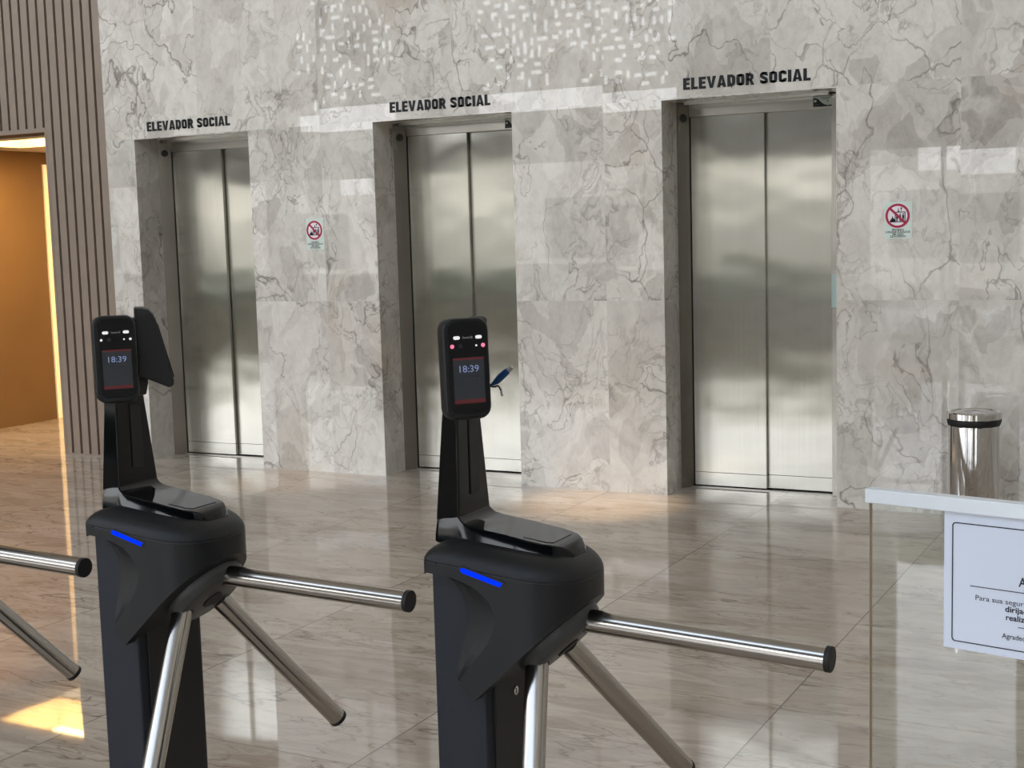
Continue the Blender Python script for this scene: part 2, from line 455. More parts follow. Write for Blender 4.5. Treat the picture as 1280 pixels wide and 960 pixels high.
# street outside
bm = bmesh.new(); box(bm, -60, 50, -9, YF-.3, -.3, -.02); struct('trim_4', bm, M_pave)
bm = bmesh.new(); box(bm, -60, 50, -40, -9, -.3, -.12); struct('trim_5', bm, M_asph)
bm = bmesh.new(); cuts = [(-60, 3.8), (-28, 2.9), (-24, 3.8), (-15.6, 2.6), (-14.0, 3.8), (-8.1, 2.78), (-5.1, 3.8), (24, 0)]
for (a, ha), (b, _) in zip(cuts, cuts[1:]): box(bm, a, b, -26, -22, -.3, ha)
t = tag(build('building', bm, M_bld), 'low pale building across the street', 'building')
for k in range(12):
    bm = bmesh.new(); x = -38+5*k; box(bm, x, x+3, -22.0, -21.95, .6, 2.3); build('window', bm, M_win, t)
bm = bmesh.new()
n = 40; rh = random.Random(3)
loft(bm, [[(x, -4.6+dy*(1+.15*rh.random()), z*(1+.12*rh.random())) for dy, z in ((-.35, -.02), (-.4, .4), (-.3, .8), (0, .88), (.3, .8), (.4, .4), (.35, -.02))] for x in [-21+16.5*i/n for i in range(n+1)]])
tag(build('hedge', bm, M_hedge, smooth=True, angle=80), 'clipped green hedge outside the low windows', 'hedge')
def palm(x, y, hh, seed):
    rr = random.Random(seed)
    t = thing('palm_tree', 'palm tree on the pavement, ' + ('nearer the left pier' if x < -10 else 'nearer the middle bay'), 'tree', (x, y, -.02))
    bm = bmesh.new(); tube(bm, [(0, 0, 0), (.05, 0, hh*.4), (.02, .03, hh*.8), (0, 0, hh)], [.13, .09, .08, .07], 12); build('trunk', bm, M_trunk, t, smooth=True)
    bm = bmesh.new()
    for k in range(13):
        a = 2*PI*k/13+rr.random()*.3; up = rr.uniform(.2, 1.0); L = rr.uniform(1.0, 1.4)
        prev = None
        for s in range(15):
            u = s/14; rad = L*u; z = hh+up*L*u-1.3*L*u*u
            c = Vector((rad*math.cos(a), rad*math.sin(a), z)); side = Vector((-math.sin(a), math.cos(a), -.35))
            if prev:
                for sg in (1, -1):
                    sd = Vector((-math.sin(a)*sg, math.cos(a)*sg, -.35)); l = .42*math.sin(PI*min(1, u*.9+.08))
                    fwd = (c-prev).normalized()
                    q = c+sd*l+fwd*l*.5
                    bm.faces.new([bm.verts.new(v) for v in (c, q, c-(c-prev)*.55)])
            prev = c
    build('fronds', bm, M_leaf, t)
palm(-13.6, -7.6, 2.2, 1); palm(-8.6, -7.8, 2.1, 2)

# ------------------------------------------------------------------ elevators
names = ['leftmost', 'middle', 'rightmost']
for k, (xa, xb) in enumerate(OPEN):
    t = bpy.data.objects.new('door_%d' % (k+1), None); COL.objects.link(t)
    t.location = (xa, 7.37, 0); t['kind'] = 'structure'
    t['label'] = 'brushed steel two-leaf elevator door, ' + ['beside the slatted wall', 'behind the middle of the turnstiles', 'nearest the steel bin'][k]
    t['category'] = 'elevator door'
    W = xb-xa; dl, dr = .045, W-.10; spl = .435
    # splayed left jamb
    bm = bmesh.new(); loft(bm, [[(0, 0, z), (dl, .08, z), (dl, .12, z), (0, .12, z)] for z in (0, DZ+.0)]); build('jamb', bm, M_jamb, t)
    bm = bmesh.new(); box(bm, dr, W, .06, .12, 0, DZ); build('jamb', bm, M_jamb, t, .002)
    bm = bmesh.new(); box(bm, dl, dr, .075, .14, 2.122, DZ); hd = build('header', bm, M_jamb, t, .002)
    bm = bmesh.new(); box(bm, dl, dr, .0, .075, DZ-.012, DZ+.004); build('soffit', bm, M_jamb, t)
    bm = bmesh.new(); box(bm, dl+.006, dl+spl, .088, .112, .012, .088); box(bm, dl+.006, dl+spl, .088, .112, .0895, 2.122)
    o = build('door_leaf', bm, M_door, t, .0012); uv_xz(o)
    bm = bmesh.new(); box(bm, dl+spl-.05, dr, .118, .138, .012, .088); box(bm, dl+spl-.05, dr, .118, .138, .0895, 2.122)
    o = build('door_leaf', bm, M_door, t, .0012); uv_xz(o)
    bm = bmesh.new(); box(bm, dl, dr, .08, .14, 0, .006); build('sill', bm, M_jamb, t)
    bm = bmesh.new(); box(bm, dl, dl+.006, .10, .14, 0, 2.122); build('door_gap_dark', bm, M_black, t)  # black strip stands in for the dark gap between jamb and leaf
    # floor indicator lamp on the splayed jamb
    rot = Matrix.Translation((.0225, .04, 2.115)) @ Matrix.Rotation(math.atan2(.08, .045), 4, 'Z')
    bm = bmesh.new(); prism(bm, rrect(0, -.02, .056, .135, .026), -.003, .004); build('indicator_plate', bm, M_jamb, t, .001, mat4=rot)
    bm = bmesh.new(); cyl(bm, (0, .0, 0), (0, -.007, 0), .024, 24); build('indicator_lamp', bm, M_hub, t, .001, mat4=rot)

# header stickers
for k, (xa, xb) in enumerate(OPEN):
    x0, z0 = xb-.100-.105, 2.128
    t = thing('capacity_sticker', 'small black and white sticker on the header of the ' + names[k] + ' elevator', 'sticker', (x0, 7.4435, z0), 0, 'stickers on the elevator headers')
    wS, hS = .104, .058
    bm = bmesh.new(); box(bm, 0, wS, 0, .0012, 0, hS); build('backing', bm, M_signw, t)
    bm = bmesh.new()
    top = [(wS*u, hS*v) for u, v in ((1.0-.02, .22), (.9, .16), (.75, .17), (.6, .25), (.45, .45), (.3, .72), (.2, .83), (.1, .86), (.025, .80))]
    prism(bm, [(.002, .003), (wS-.002, .003)]+top, -.0006, .0); build('swoosh', bm, M_vinyl, t)
    bm = bmesh.new(); prism(bm, rrect(.014, .034, .013, .013, .003), -.0011, -.0005); build('emblem', bm, M_signw, t)
    bm = bmesh.new()
    for q in range(3): box(bm, .007, .040-q*.004, -.0011, -.0005, .012-.004*q+.003, .0145-.004*q+.003)
    build('small_print', bm, M_hub, t)
    bm = bmesh.new()
    for q, (a, b) in enumerate(((.045, .095), (.05, .09))): box(bm, a, b, -.0008, 0, .049-.007*q, .0515-.007*q)
    box(bm, .078, .084, -.0008, 0, .028, .036); build('print', bm, M_hub, t)

# hall call station, green acrylic, on the right jamb of the rightmost elevator
t = thing('call_button_panel', 'pale green elevator call panel on the right jamb of the rightmost elevator', 'call panel', (-1.952, 7.43, 1.046))
bm = bmesh.new(); box(bm, .001, .085, -.012, 0, 0, .182); build('plate', bm, M_callg, t, .002)
bm = bmesh.new(); cyl(bm, (.045, -.012, .11), (.045, -.017, .11), .015); build('button', bm, M_chrome, t, .001)

# wall lettering
def ribbon(bm, pts, t, closed=False):
    n = len(pts); P = [Vector((p[0], p[1])) for p in pts]; L = []; Rr = []
    for i, p in enumerate(P):
        a = P[i-1] if (closed or i > 0) else None; b = P[(i+1) % n] if (closed or i < n-1) else None
        d1 = (p-a).normalized() if a else (b-p).normalized(); d2 = (b-p).normalized() if b else d1
        nn = Vector((-(d1+d2).y, (d1+d2).x)).normalized(); k = t/2/max(.4, nn.dot(Vector((-d1.y, d1.x))))
        L.append(bm.verts.new((p.x+nn.x*k, 0, p.y+nn.y*k))); Rr.append(bm.verts.new((p.x-nn.x*k, 0, p.y-nn.y*k)))
    for i in range(n if closed else n-1):
        j = (i+1) % n; bm.faces.new((L[i], L[j], Rr[j], Rr[i]))
def arc(cx, cy, rx, ry, a0, a1, n=7): return [(cx+rx*math.cos(math.radians(a0+(a1-a0)*i/n)), cy+ry*math.sin(math.radians(a0+(a1-a0)*i/n))) for i in range(n+1)]
def glyph(bm, ch):
    t = .245; h = t/2; H = .215
    def R_(x0, x1, z0, z1): bm.faces.new([bm.verts.new((x, 0, z)) for x, z in ((x0, z0), (x1, z0), (x1, z1), (x0, z1))])
    def Pg(*p): bm.faces.new([bm.verts.new((x, 0, z)) for x, z in p])
    w = .60; r = .19
    if ch == 'E': R_(0, t, 0, 1); R_(t, .53, 0, H); R_(t, .53, 1-H, 1); R_(t, .49, .405, .595); return .53
    if ch == 'L': R_(0, t, 0, 1); R_(t, .51, 0, H); return .51
    if ch == 'I': R_(0, t, 0, 1); return t
    if ch == 'V': Pg((0, 1), (.235, 1), (.345, .26), (.345, 0), (.23, 0)); Pg((.69, 1), (.455, 1), (.345, .26), (.345, 0), (.46, 0)); return .69
    if ch == 'A': Pg((0, 0), (.23, 0), (.345, .76), (.345, 1), (.225, 1)); Pg((.69, 0), (.46, 0), (.345, .76), (.345, 1), (.465, 1)); R_(.18, .51, .155, .325); return .69
    if ch == 'O': ribbon(bm, arc(w-h-r, 1-h-r, r, r, 0, 90)+arc(h+r, 1-h-r, r, r, 90, 180)+arc(h+r, h+r, r, r, 180, 270)+arc(w-h-r, h+r, r, r, 270, 360), t*.96, True); return w
    if ch == 'D': ribbon(bm, [(h, h), (w-h-r, h)]+arc(w-h-r, h+r, r, r, -90, 0)+arc(w-h-r, 1-h-r, r, r, 0, 90)+[(h, 1-h)], t*.96, True); return w
    if ch == 'C': ribbon(bm, [(w-h, .66)]+arc(w-h-r, 1-h-r, r, r, 0, 90)+arc(h+r, 1-h-r, r, r, 90, 180)+arc(h+r, h+r, r, r, 180, 270)+arc(w-h-r, h+r, r, r, 270, 360)+[(w-h, .34)], t*.96); return w
    if ch == 'S': ribbon(bm, [(w-h-.01, .70)]+arc(w-h-r, 1-h-.16, r, .16, 0, 90)+arc(h+r, 1-h-.16, r, .17, 90, 180)+arc(h+r+.02, .70, r+.02, .17, 180, 245)+[(.36, .47)]+arc(w-h-r, .30, r, .17, 55, 0)+arc(w-h-r, h+.16, r, .16, 0, -90)+arc(h+r, h+.16, r, .16, 270, 180)+[(h+.005, .31)], t*.94); return w
    if ch == 'R': R_(0, t, 0, 1); ribbon(bm, [(t*.5, 1-h), (w-h-.17, 1-h)]+arc(w-h-.17, .69, .17, 1-h-.69, 90, 0)+arc(w-h-.17, .64, .17, .17, 0, -90)+[(t*.5, .47)], t*.92); Pg((.26, .44), (.47, .46), (.64, 0), (.40, 0)); return .62
    return .26
def lettering(t, word, width, height, depth):
    x = 0; parts = []
    for c in word:
        g = bmesh.new(); w = glyph(g, c)
        if c != ' ': parts.append((x, g))
        x += w+.085
    x -= .085
    for x0, g in parts:
        for v in g.verts: v.co = Vector(((v.co.x+x0)*width/x, 0, v.co.z*height))
        r = bmesh.ops.extrude_face_region(g, geom=list(g.faces))
        for q in r['geom']:
            if isinstance(q, bmesh.types.BMVert): q.co.y -= depth
        build('letter', g, M_vinyl, t)
for k, (x0, x1) in enumerate(((-6.513, -5.806), (-4.575, -3.880), (-2.686, -1.985))):
    t = thing('wall_lettering', 'black ELEVADOR SOCIAL lettering above the ' + ['leftmost elevator beside the slatted wall', 'middle elevator', 'rightmost elevator'][k], 'lettering', (x0, YW, 2.2445), 0, 'lettering over the elevators')
    lettering(t, 'ELEVADOR SOCIAL', x1-x0, .0625, .003)

# prohibition signs
def prohibition(x0, x1, z0, z1, label):
    w, hh = x1-x0, z1-z0
    t = thing('warning_sign', label, 'sign', (x0, YW, z0), 0, 'fire warning signs')
    bm = bmesh.new(); box(bm, 0, w, -.002, 0, 0, hh); build('board', bm, M_signw, t, .0006)
    cx, cz, ro, ri = w*.48, hh*.62, w*.44, w*.355
    white = plain('sign_disc', (242, 232, 236), .4) if 'sign_disc' not in bpy.data.materials else bpy.data.materials['sign_disc']
    bm = bmesh.new(); cyl(bm, (cx, -.002, cz), (cx, -.0025, cz), ro*1.04, 48); build('disc', bm, white, t)
    bm = bmesh.new(); yb = -.0031
    def rr_(a, b, c, d): box(bm, cx+a*w, cx+b*w, yb, -.0024, cz+c*w, cz+d*w)
    # cabin outline with three people
    for a in ((-.10, .28, .115, .145), (-.10, .28, -.235, -.205), (-.10, -.07, -.235, .145), (.25, .28, -.235, .145)): rr_(*a)
    for px in (-.02, .09, .20):
        rr_(px-.035, px+.035, -.10, .02); rr_(px-.026, px-.004, -.2, -.1); rr_(px+.004, px+.026, -.2, -.1)
        cyl(bm, (cx+px*w, -.0024, cz+.055*w), (cx+px*w, yb, cz+.055*w), .028*w, 12)
    # up and down arrows
    for px, s in ((.03, -1), (.13, 1)):
        rr_(px-.014, px+.014, .17, .26); zc = .215+s*.05
        prism(bm, [(cx+(px-.04)*w, cz+(zc-s*.01)*w), (cx+(px+.04)*w, cz+(zc-s*.01)*w), (cx+px*w, cz+(zc+s*.05)*w)], yb, -.0024)
    # flames
    for fx, fh in ((-.23, .14), (-.18, .24), (-.13, .16)):
        prism(bm, [(cx+(fx-.05)*w, cz-.235*w), (cx+(fx+.05)*w, cz-.235*w), (cx+(fx+.035)*w, cz+(-.235+fh*.5)*w), (cx+fx*w, cz+(-.235+fh)*w), (cx+(fx-.045)*w, cz+(-.235+fh*.4)*w)], yb, -.0024)
    build('pictogram', bm, M_vinyl, t)
    bm = bmesh.new(); n = 48
    loft(bm, [[(cx+r*math.cos(2*PI*i/n), y, cz+r*math.sin(2*PI*i/n)) for i in range(n)] for r, y in ((ro, -.0024), (ro, -.0038), (ri, -.0038), (ri, -.0024), (ro, -.0024))], cap=False)
    a = math.radians(-45); ca, sa = math.cos(a), math.sin(a); hw = (ro-ri)*.5
    prism(bm, [(cx+ca*u-sa*v, cz+sa*u+ca*v) for u, v in ((-ri*1.03, -hw), (ri*1.03, -hw), (ri*1.03, hw), (-ri*1.03, hw))], -.0038, -.0032)
    build('prohibition_ring', bm, M_red, t)
    bm = bmesh.new()
    for q, (s, ww) in enumerate((('PROIBIDO', .42), ('UTILIZAR ELEVADOR', .88), ('EM CASO', .40), ('DE INCÊNDIO', .56))):
        join(bm, move(text_bm(s, width=ww*w, height=.0095, bold=.02, align='CENTER'), w*.5, -.0025, hh*(.215-.0585*q)))
    build('text', bm, M_vinyl, t)
prohibition(-5.238, -5.102, 1.429, 1.625, 'square red prohibition sign between the leftmost and middle elevators')
prohibition(-1.605, -1.465, 1.4155, 1.604, 'red prohibition sign right of the rightmost elevator, above the bin')

# ------------------------------------------------------------------ steel bin
t = thing('trash_bin', 'polished stainless steel cylinder bin with black liner rim, by the marble wall', 'bin', (-1.10, 6.80, 0))
bm = bmesh.new(); lathe(bm, [(.0, .012), (.116, .012), (.118, .02), (.118, .522), (.112, .526), (0, .526)], 64); build('body', bm, M_bin, t, smooth=True)
bm = bmesh.new(); lathe(bm, [(0, 0), (.112, 0), (.118, .004), (.118, .014), (0, .014)], 48); build('base_ring', bm, M_rub, t, smooth=True)
bm = bmesh.new(); nn = 64
rings = []
for r, z in ((.100, .522), (.1195, .523), (.124, .535), (.1255, .548), (.122, .556), (.10, .557)):
    rings.append([((r+.0012*math.sin(9*a)+.001*math.sin(23*a))*math.cos(a), (r+.0012*math.sin(9*a))*math.sin(a), z+(.0025*math.sin(7*a)+.0015*math.sin(17*a) if z < .55 else 0)) for a in [2*PI*i/nn for i in range(nn)]])
loft(bm, rings); build('bag_rim', bm, M_rub, t, smooth=True, angle=60)
bm = bmesh.new(); lathe(bm, [(.10, .553), (.124, .553), (.127, .556), (.127, .583), (.122, .588), (.108, .589), (.105, .584), (.098, .582), (.05, .594), (0, .598)], 64); build('lid', bm, M_bin, t, smooth=True, angle=30)

# ------------------------------------------------------------------ turnstiles
APX, APZ, CONE, TILT, ARML = -.05, .8, .770, .797, .558
def z_off(x): return -.1*(x+.22)

def plan(inset):
    x0, x1, y0, y1 = -.224+inset, .074-inset, -.136+inset, .106-inset
    yc = (y0+y1)/2; ry = (y1-y0)/2; xc = -.036; rx = x1-xc
    pts = []; rc = .022
    for k in range(6):                       # left front corner
        a = PI+PI/2*k/5; pts.append((x0+rc+rc*math.cos(a), y0+rc+rc*math.sin(a)))
    for k in range(1, 4): pts.append((x0+rc+(xc-x0-rc)*k/4, y0))
    for k in range(25):
        a = -PI/2+PI*k/24; c, s = math.cos(a), math.sin(a)
        e = .86
        pts.append((xc+rx*abs(c)**e, yc+ry*math.copysign(abs(s)**e, s)))
    for k in range(1, 4): pts.append((xc-(xc-x0-rc)*k/4, y1))
    for k in range(6):
        a = PI/2+PI/2*k/5; pts.append((x0+rc+rc*math.cos(a), y1-rc+rc*math.sin(a)))
    return pts

S_ = [(-.212, .893), (-.185, .889), (-.160, .874), (-.145, .852), (-.137, .828), (-.137, .800), (-.144, .770), (-.153, .740), (-.160, .715), (-.161, .697), (-.154, .686)]
Q_ = [(-.212, .893), (-.160, .889), (-.115, .876), (-.086, .857), (-.072, .836), (-.069, .812), (-.078, .786), (-.097, .758), (-.120, .731), (-.141, .706), (-.150, .689)]
def densify(c):
    out = []
    P = [Vector(p) for p in c]
    for i in range(len(P)-1):
        p0 = P[max(i-1, 0)]; p1 = P[i]; p2 = P[i+1]; p3 = P[min(i+2, len(P)-1)]
        for k in range(3):
            u = k/3
            out.append(tuple(.5*((2*p1)+(p2-p0)*u+(2*p0-5*p1+4*p2-p3)*u*u+(3*p1-p0-3*p2+p3)*u**3)))
    out.append(c[-1]); return out
S_ = densify(S_); Q_ = densify(Q_)

def shell_bm():
    """Head casing: stadium plan, sloped shoulder, underside cut to the slanted hub face."""
    a = bmesh.new()
    rings = [[(x, y, .62) for x, y in plan(0)]]
    for ins, dz in ((0, -.003), (.001, -.0015), (.001, 0), (.0006, .001), (.003, .007), (.0075, .014), (.014, .0205), (.022, .026), (.032, .0305), (.043, .034), (.054, .036), (.075, .0365)):
        rings.append([(x, y, .917+dz+z_off(x)) for x, y in plan(ins)])
    loft(a, rings)
    bmesh.ops.recalc_face_normals(a, faces=a.faces)
    b = bmesh.new()
    tail = [(-.118, .662), (.05, .8225), (.075, .846), (.1, .855), (.1, 1.1), (-.26, 1.1), (-.26, .884), (-.226, .884)]
    secs = [(-.2, Q_), (-.1365, Q_), (-.1245, [(s[0]*.62+q[0]*.38, s[1]*.62+q[1]*.38) for s, q in zip(S_, Q_)]), (-.1195, S_), (.2, S_)]
    loft(b, [[(x, y, z) for x, z in c+tail] for y, c in secs])
    bmesh.ops.recalc_face_normals(b, faces=b.faces)
    oa = build('a', a, M_shell); ob = build('b', b, M_shell)
    md = oa.modifiers.new('b', 'BOOLEAN'); md.operation = 'INTERSECT'; md.object = ob; md.solver = 'EXACT'
    dg = bpy.context.evaluated_depsgraph_get(); dg.update()
    me = bpy.data.meshes.new_from_object(oa.evaluated_get(dg))
    r = bmesh.new(); r.from_mesh(me)
    bpy.data.objects.remove(oa); bpy.data.objects.remove(ob); bpy.data.meshes.remove(me)
    bmesh.ops.remove_doubles(r, verts=r.verts, dist=.0004)
    return r

SH = bpy.data.meshes.new('head_shell'); _b = shell_bm(); _b.to_mesh(SH); _b.free()
SH.materials.clear(); SH.materials.append(M_shell)
for p in SH.polygons: p.use_smooth = True
SH.set_sharp_from_angle(angle=math.radians(28))
_b = bmesh.new(); _b.from_mesh(SH)
for e in _b.edges:
    if len(e.link_faces) == 2:
        c = (e.verts[0].co+e.verts[1].co)/2
        big = any(len(f.verts) > 6 for f in e.link_faces)
        if c.x < -.045 and big and e.calc_face_angle(0) > math.radians(4): e.smooth = False
        if c.x < -.045 and c.z < .89 and c.y < -.115 and e.calc_face_angle(0) > math.radians(7): e.smooth = False
_b.to_mesh(SH); _b.free()

def face_reader(t, origin, n, tilt, pink, name='face_reader'):
    """Facial reader: local x = right on its face, z = up, faces -y; then turned to n and leaned back."""
    ang = math.atan2(n[1], n[0])+PI/2
    mt = Matrix.Translation(origin) @ Matrix.Rotation(ang, 4, 'Z') @ Matrix.Rotation(-tilt, 4, 'X')
    W, H = .088, .183
    bm = bmesh.new()
    prof = [(.0, .95), (.006, 1.0), (.028, 1.0), (.036, .93)]
    def ring(y, s):
        return [(x*(s if abs(x) > .03 else 1), y, z*(.5+.5*s)) for x, z in rrect(0, 0, W, H, .022, 6)]
    loft(bm, [ring(y, s) for y, s in prof])
    body = build(name, bm, M_shell, t, .0015, mat4=mt, angle=30)
    def sub(nm, b, m, bev=0): return build(nm, b, m, body, bev, mat4=mt)
    bm = bmesh.new(); prism(bm, rrect(.002, .002, .074, .164, .016, 6), -.0012, .003); sub('front_glass', bm, M_gloss, .0005)
    bm = bmesh.new(); prism(bm, rrect(0, -.0855, .062, .0045, .002), -.001, .004); sub('chin_lip', bm, M_shell, .001)
    bm = bmesh.new(); box(bm, -.028, .031, -.0018, -.001, -.062, .020); sub('screen', bm, M_screen)
    for za, zb in ((-.062, -.055), (.016, .020)):
        bm = bmesh.new(); box(bm, -.028, .031, -.0022, -.0017, za, zb); sub('screen_band', bm, M_scrred)
    bm = move(text_bm('18:39', width=.037, height=.0118, align='CENTER', bold=.004), .002, -.0023, -.006); sub('clock_digits', bm, M_digit)
    bm = bmesh.new()
    for q in range(9): box(bm, -.018+.0042*q, -.0152+.0042*q, -.0023, -.0017, -.0150, -.0138)
    sub('date_line', bm, M_ink)
    for px in (-.019, .023):
        bm = bmesh.new(); prism(bm, rrect(px, .056, .0125, .0062, .003), -.0018, -.001); sub('indicator_light', bm, M_pill)
    for px in (-.028, .031):
        bm = bmesh.new(); cyl(bm, (px, -.001, .041), (px, -.0019, .041), .0038 if pink else .0026, 16); sub('infrared_light', bm, M_pink if pink else M_pill)
    bm = bmesh.new(); cyl(bm, (-.012, -.001, .041), (-.012, -.0019, .041), .0042, 16); sub('camera_lens', bm, M_lens)
    bm = bmesh.new(); cyl(bm, (.018, -.001, .041), (.018, -.0019, .041), .0018, 12); sub('proximity_sensor', bm, M_pill)
    bm = move(text_bm('Control iD', width=.019, height=.0036, bold=.01, align='CENTER'), .002, -.0016, .0542); sub('brand_mark', bm, M_clear)
    return body

def turnstile(x, y, phi, label, pink, second):
    t = thing('turnstile', label, 'turnstile', (x, y, 0), 0, 'tripod turnstiles in a row')
    bm = bmesh.new(); box(bm, -.235, -.085, -.145, .105, 0, .008); build('base_plate', bm, M_col, t, .002)
    bm = bmesh.new(); box(bm, -.215, -.106, -.110, .09, .008, .905); build('pedestal', bm, M_col, t, .006)
    bm = bmesh.new(); box(bm, -.108, -.1015, -.085, .078, .03, .70); dr = build('access_door', bm, M_black, t, .002)
    bm = bmesh.new(); cyl(bm, (-.102, -.0066, .645), (-.0985, -.0066, .645), .0088, 24); 
    build('lock', bm, M_chrome, dr, .0008)
    bm = bmesh.new(); box(bm, -.1000, -.0979, -.0076, -.0056, .640, .650); build('keyhole', bm, M_black, dr)
    bm = bmesh.new(); box(bm, -.1005, -.0995, .008, .011, .639, .650); box(bm, -.1005, -.0995, .013, .015, .640, .650); build('lock_sticker', bm, M_hub, dr)
    o = bpy.data.objects.new('head_shell', SH); COL.objects.link(o); o.parent = t
    # blue status bar on the flank
    bm = bmesh.new()
    prism(bm, [(-.143, .9085), (-.133, .9125), (-.046, .8905), (-.054, .8785), (-.060, .8790), (-.137, .8995)], -.1372, -.1345); build('status_light_housing', bm, M_black, t)
    bm = bmesh.new()
    prism(bm, [(-.1375, .9070), (-.131, .9092), (-.0515, .8885), (-.0565, .8809), (-.1345, .9004)], -.1385, -.1365); build('status_light', bm, M_led, t)
    bm = bmesh.new(); cyl(bm, (-.1924, -.1345, .9115), (-.1924, -.1368, .9115), .0035, 12); build('screw', bm, M_rub, t)
    # glossy top cover
    bm = bmesh.new()
    secs = []
    for xx, hw, zt in ((-.230, .060, .978), (-.222, .066, .980), (-.180, .070, .986), (-.174, .071, .979), (-.166, .072, .973), (-.150, .073, .969), (-.12, .074, .9645), (-.08, .074, .9595), (-.03, .074, .9515), (-.005, .071, .9475), (.012, .064, .945), (.024, .054, .941), (.034, .043, .933), (.043, .030, .921)):
        zb = .935+z_off(xx); yc = -.006; tw = hw-.009
        tw = max(tw, .01)
        secs.append([(xx, yc-hw, zb), (xx, yc+hw, zb), (xx, yc+hw-.001, zb+.012), (xx, yc+tw, zt-.002), (xx, yc+tw-.003, zt), (xx, yc-tw+.003, zt), (xx, yc-tw, zt-.002), (xx, yc-hw+.001, zb+.012)])
    loft(bm, secs); tc = build('top_cover', bm, M_gloss, t, smooth=True, angle=24)
    bm = bmesh.new(); loft(bm, [[(xx, -.006-w_, z), (xx, -.006+w_, z), (xx, -.006+w_, z+.0022), (xx, -.006-w_, z+.0022)] for xx, w_, z in ((-.05, .050, .9535), (-.006, .046, .9467), (.006, .038, .9450))]); build('card_reader_window', bm, M_gloss, tc, .001)
    # pole
    bm = bmesh.new()
    def pr(x0, x1, y0, y1, z): return [(x0, y0, z), (x1, y0, z), (x1, y1, z), (x0, y1, z)]
    loft(bm, [pr(-.229, -.178, -.064, .058, .974), pr(-.2285, -.1785, -.063, .056, .990), pr(-.2125, -.178, -.060, .028, 1.17), pr(-.211, -.179, -.058, .026, 1.186)])
    build('pole', bm, M_gloss, t, .004)
    bm = bmesh.new(); box(bm, -.1795, -.1755, -.02, .012, 1.02, 1.16)
    build('pole_inlay', bm, M_black, t, .001)
    # hub and arms
    ax = Vector((math.cos(TILT), 0, -math.sin(TILT))); u = Vector((math.sin(TILT), 0, math.cos(TILT))); w = Vector((0, 1, 0))
    ap = Vector((APX, 0, APZ))
    bm = bmesh.new(); n = 48
    loft(bm, [[ap+ax*d+(u*math.cos(q)+w*math.sin(q))*r for q in [2*PI*i/n for i in range(n)]] for d, r in ((.03, .092), (.060, .092), (.068, .089), (.079, .080), (.083, .070))])
    hb = build('hub', bm, M_hub, t, smooth=True, angle=25)
    bm = bmesh.new(); cyl(bm, ap+ax*.082, ap+ax*.086, .024, 28); build('hub_cap', bm, M_rub, hb, .001)
    for k in (0, -1, 1):
        f = phi+k*2*PI/3
        v = ax*math.cos(CONE)+(u*math.cos(f)+w*math.sin(f))*math.sin(CONE)
        bm = bmesh.new(); cyl(bm, ap+v*.05, ap+v*(ARML-.008), .0215, 40); a_ = build('arm', bm, M_tube, t, smooth=True)
        bm = bmesh.new(); cyl(bm, ap+v*(ARML-.010), ap+v*(ARML-.001), .0221, 40); cyl(bm, ap+v*(ARML-.001), ap+v*ARML, .0221, 40, .0208); build('end_cap', bm, M_rub, a_, smooth=True)
        bm = bmesh.new(); cyl(bm, ap+v*.075, ap+v*.1005, .0228, 32); build('collar', bm, M_rub, a_, smooth=True)
    # readers on their bracket
    bm = bmesh.new(); loft(bm, [pr(-.206, -.172, -.056, .03, 1.175), pr(-.206, -.165, -.062, .03, 1.20), pr(-.204, -.160, -.062, .03, 1.335), pr(-.198, -.166, -.05, .03, 1.345)]); build('reader_bracket', bm, M_black, t, .003)
    face_reader(t, (-.1285, -.1015, 1.266), (.77, -.64), .05, pink)
    if second:
        nx, ny = .73, .683; ex, ey = -.683, .73
        bm = bmesh.new()
        prof = [(-.122, 1.218), (-.112, 1.214), (-.103, 1.212), (-.056, 1.190), (-.047, 1.196), (-.046, 1.206), (-.077, 1.338), (-.083, 1.352), (-.092, 1.362), (-.104, 1.366), (-.123, 1.367)]
        def P(s, z, wv): return (nx*s+ex*wv, ny*s+ey*wv, z)
        loft(bm, [[P(s, z, wv) for s, z in prof] for wv in (.105, .190)])
        b2 = build('exit_face_reader', bm, M_black, t, .004)
        bm = bmesh.new(); loft(bm, [[P(s+.0008, z, wv) for s, z in ((-.049, 1.213), (-.0455, 1.213), (-.0745, 1.330), (-.078, 1.330))] for wv in (.112, .183)]); build('front_glass', bm, M_gloss, b2)
        bm = bmesh.new(); loft(bm, [[P(s, z, wv) for s, z in ((-.142, 1.235), (-.118, 1.225), (-.118, 1.345), (-.142, 1.340))] for wv in (.128, .168)]); build('mount', bm, M_black, b2, .002)
    else:
        bm = bmesh.new(); loft(bm, [pr(-.180, -.152, -.012, .016, 1.325), pr(-.180, -.150, -.012, .016, 1.348), pr(-.176, -.156, -.008, .012, 1.3535)]); build('bare_mount', bm, M_black, t, .003)
    return t
T2 = (-1.086, 2.223); T1 = (-1.939, 2.237); T3 = (-2.777, 2.214)
turnstile(T1[0], T1[1], .019, 'black tripod turnstile left of the other full one, carrying two face readers', False, True)
turnstile(T2[0], T2[1], -.056, 'black tripod turnstile in the centre, nearest the glass barrier, blue cable behind', True, False)
turnstile(T3[0], T3[1], -.012, 'turnstile at the left edge with only its steel arms showing', False, True)

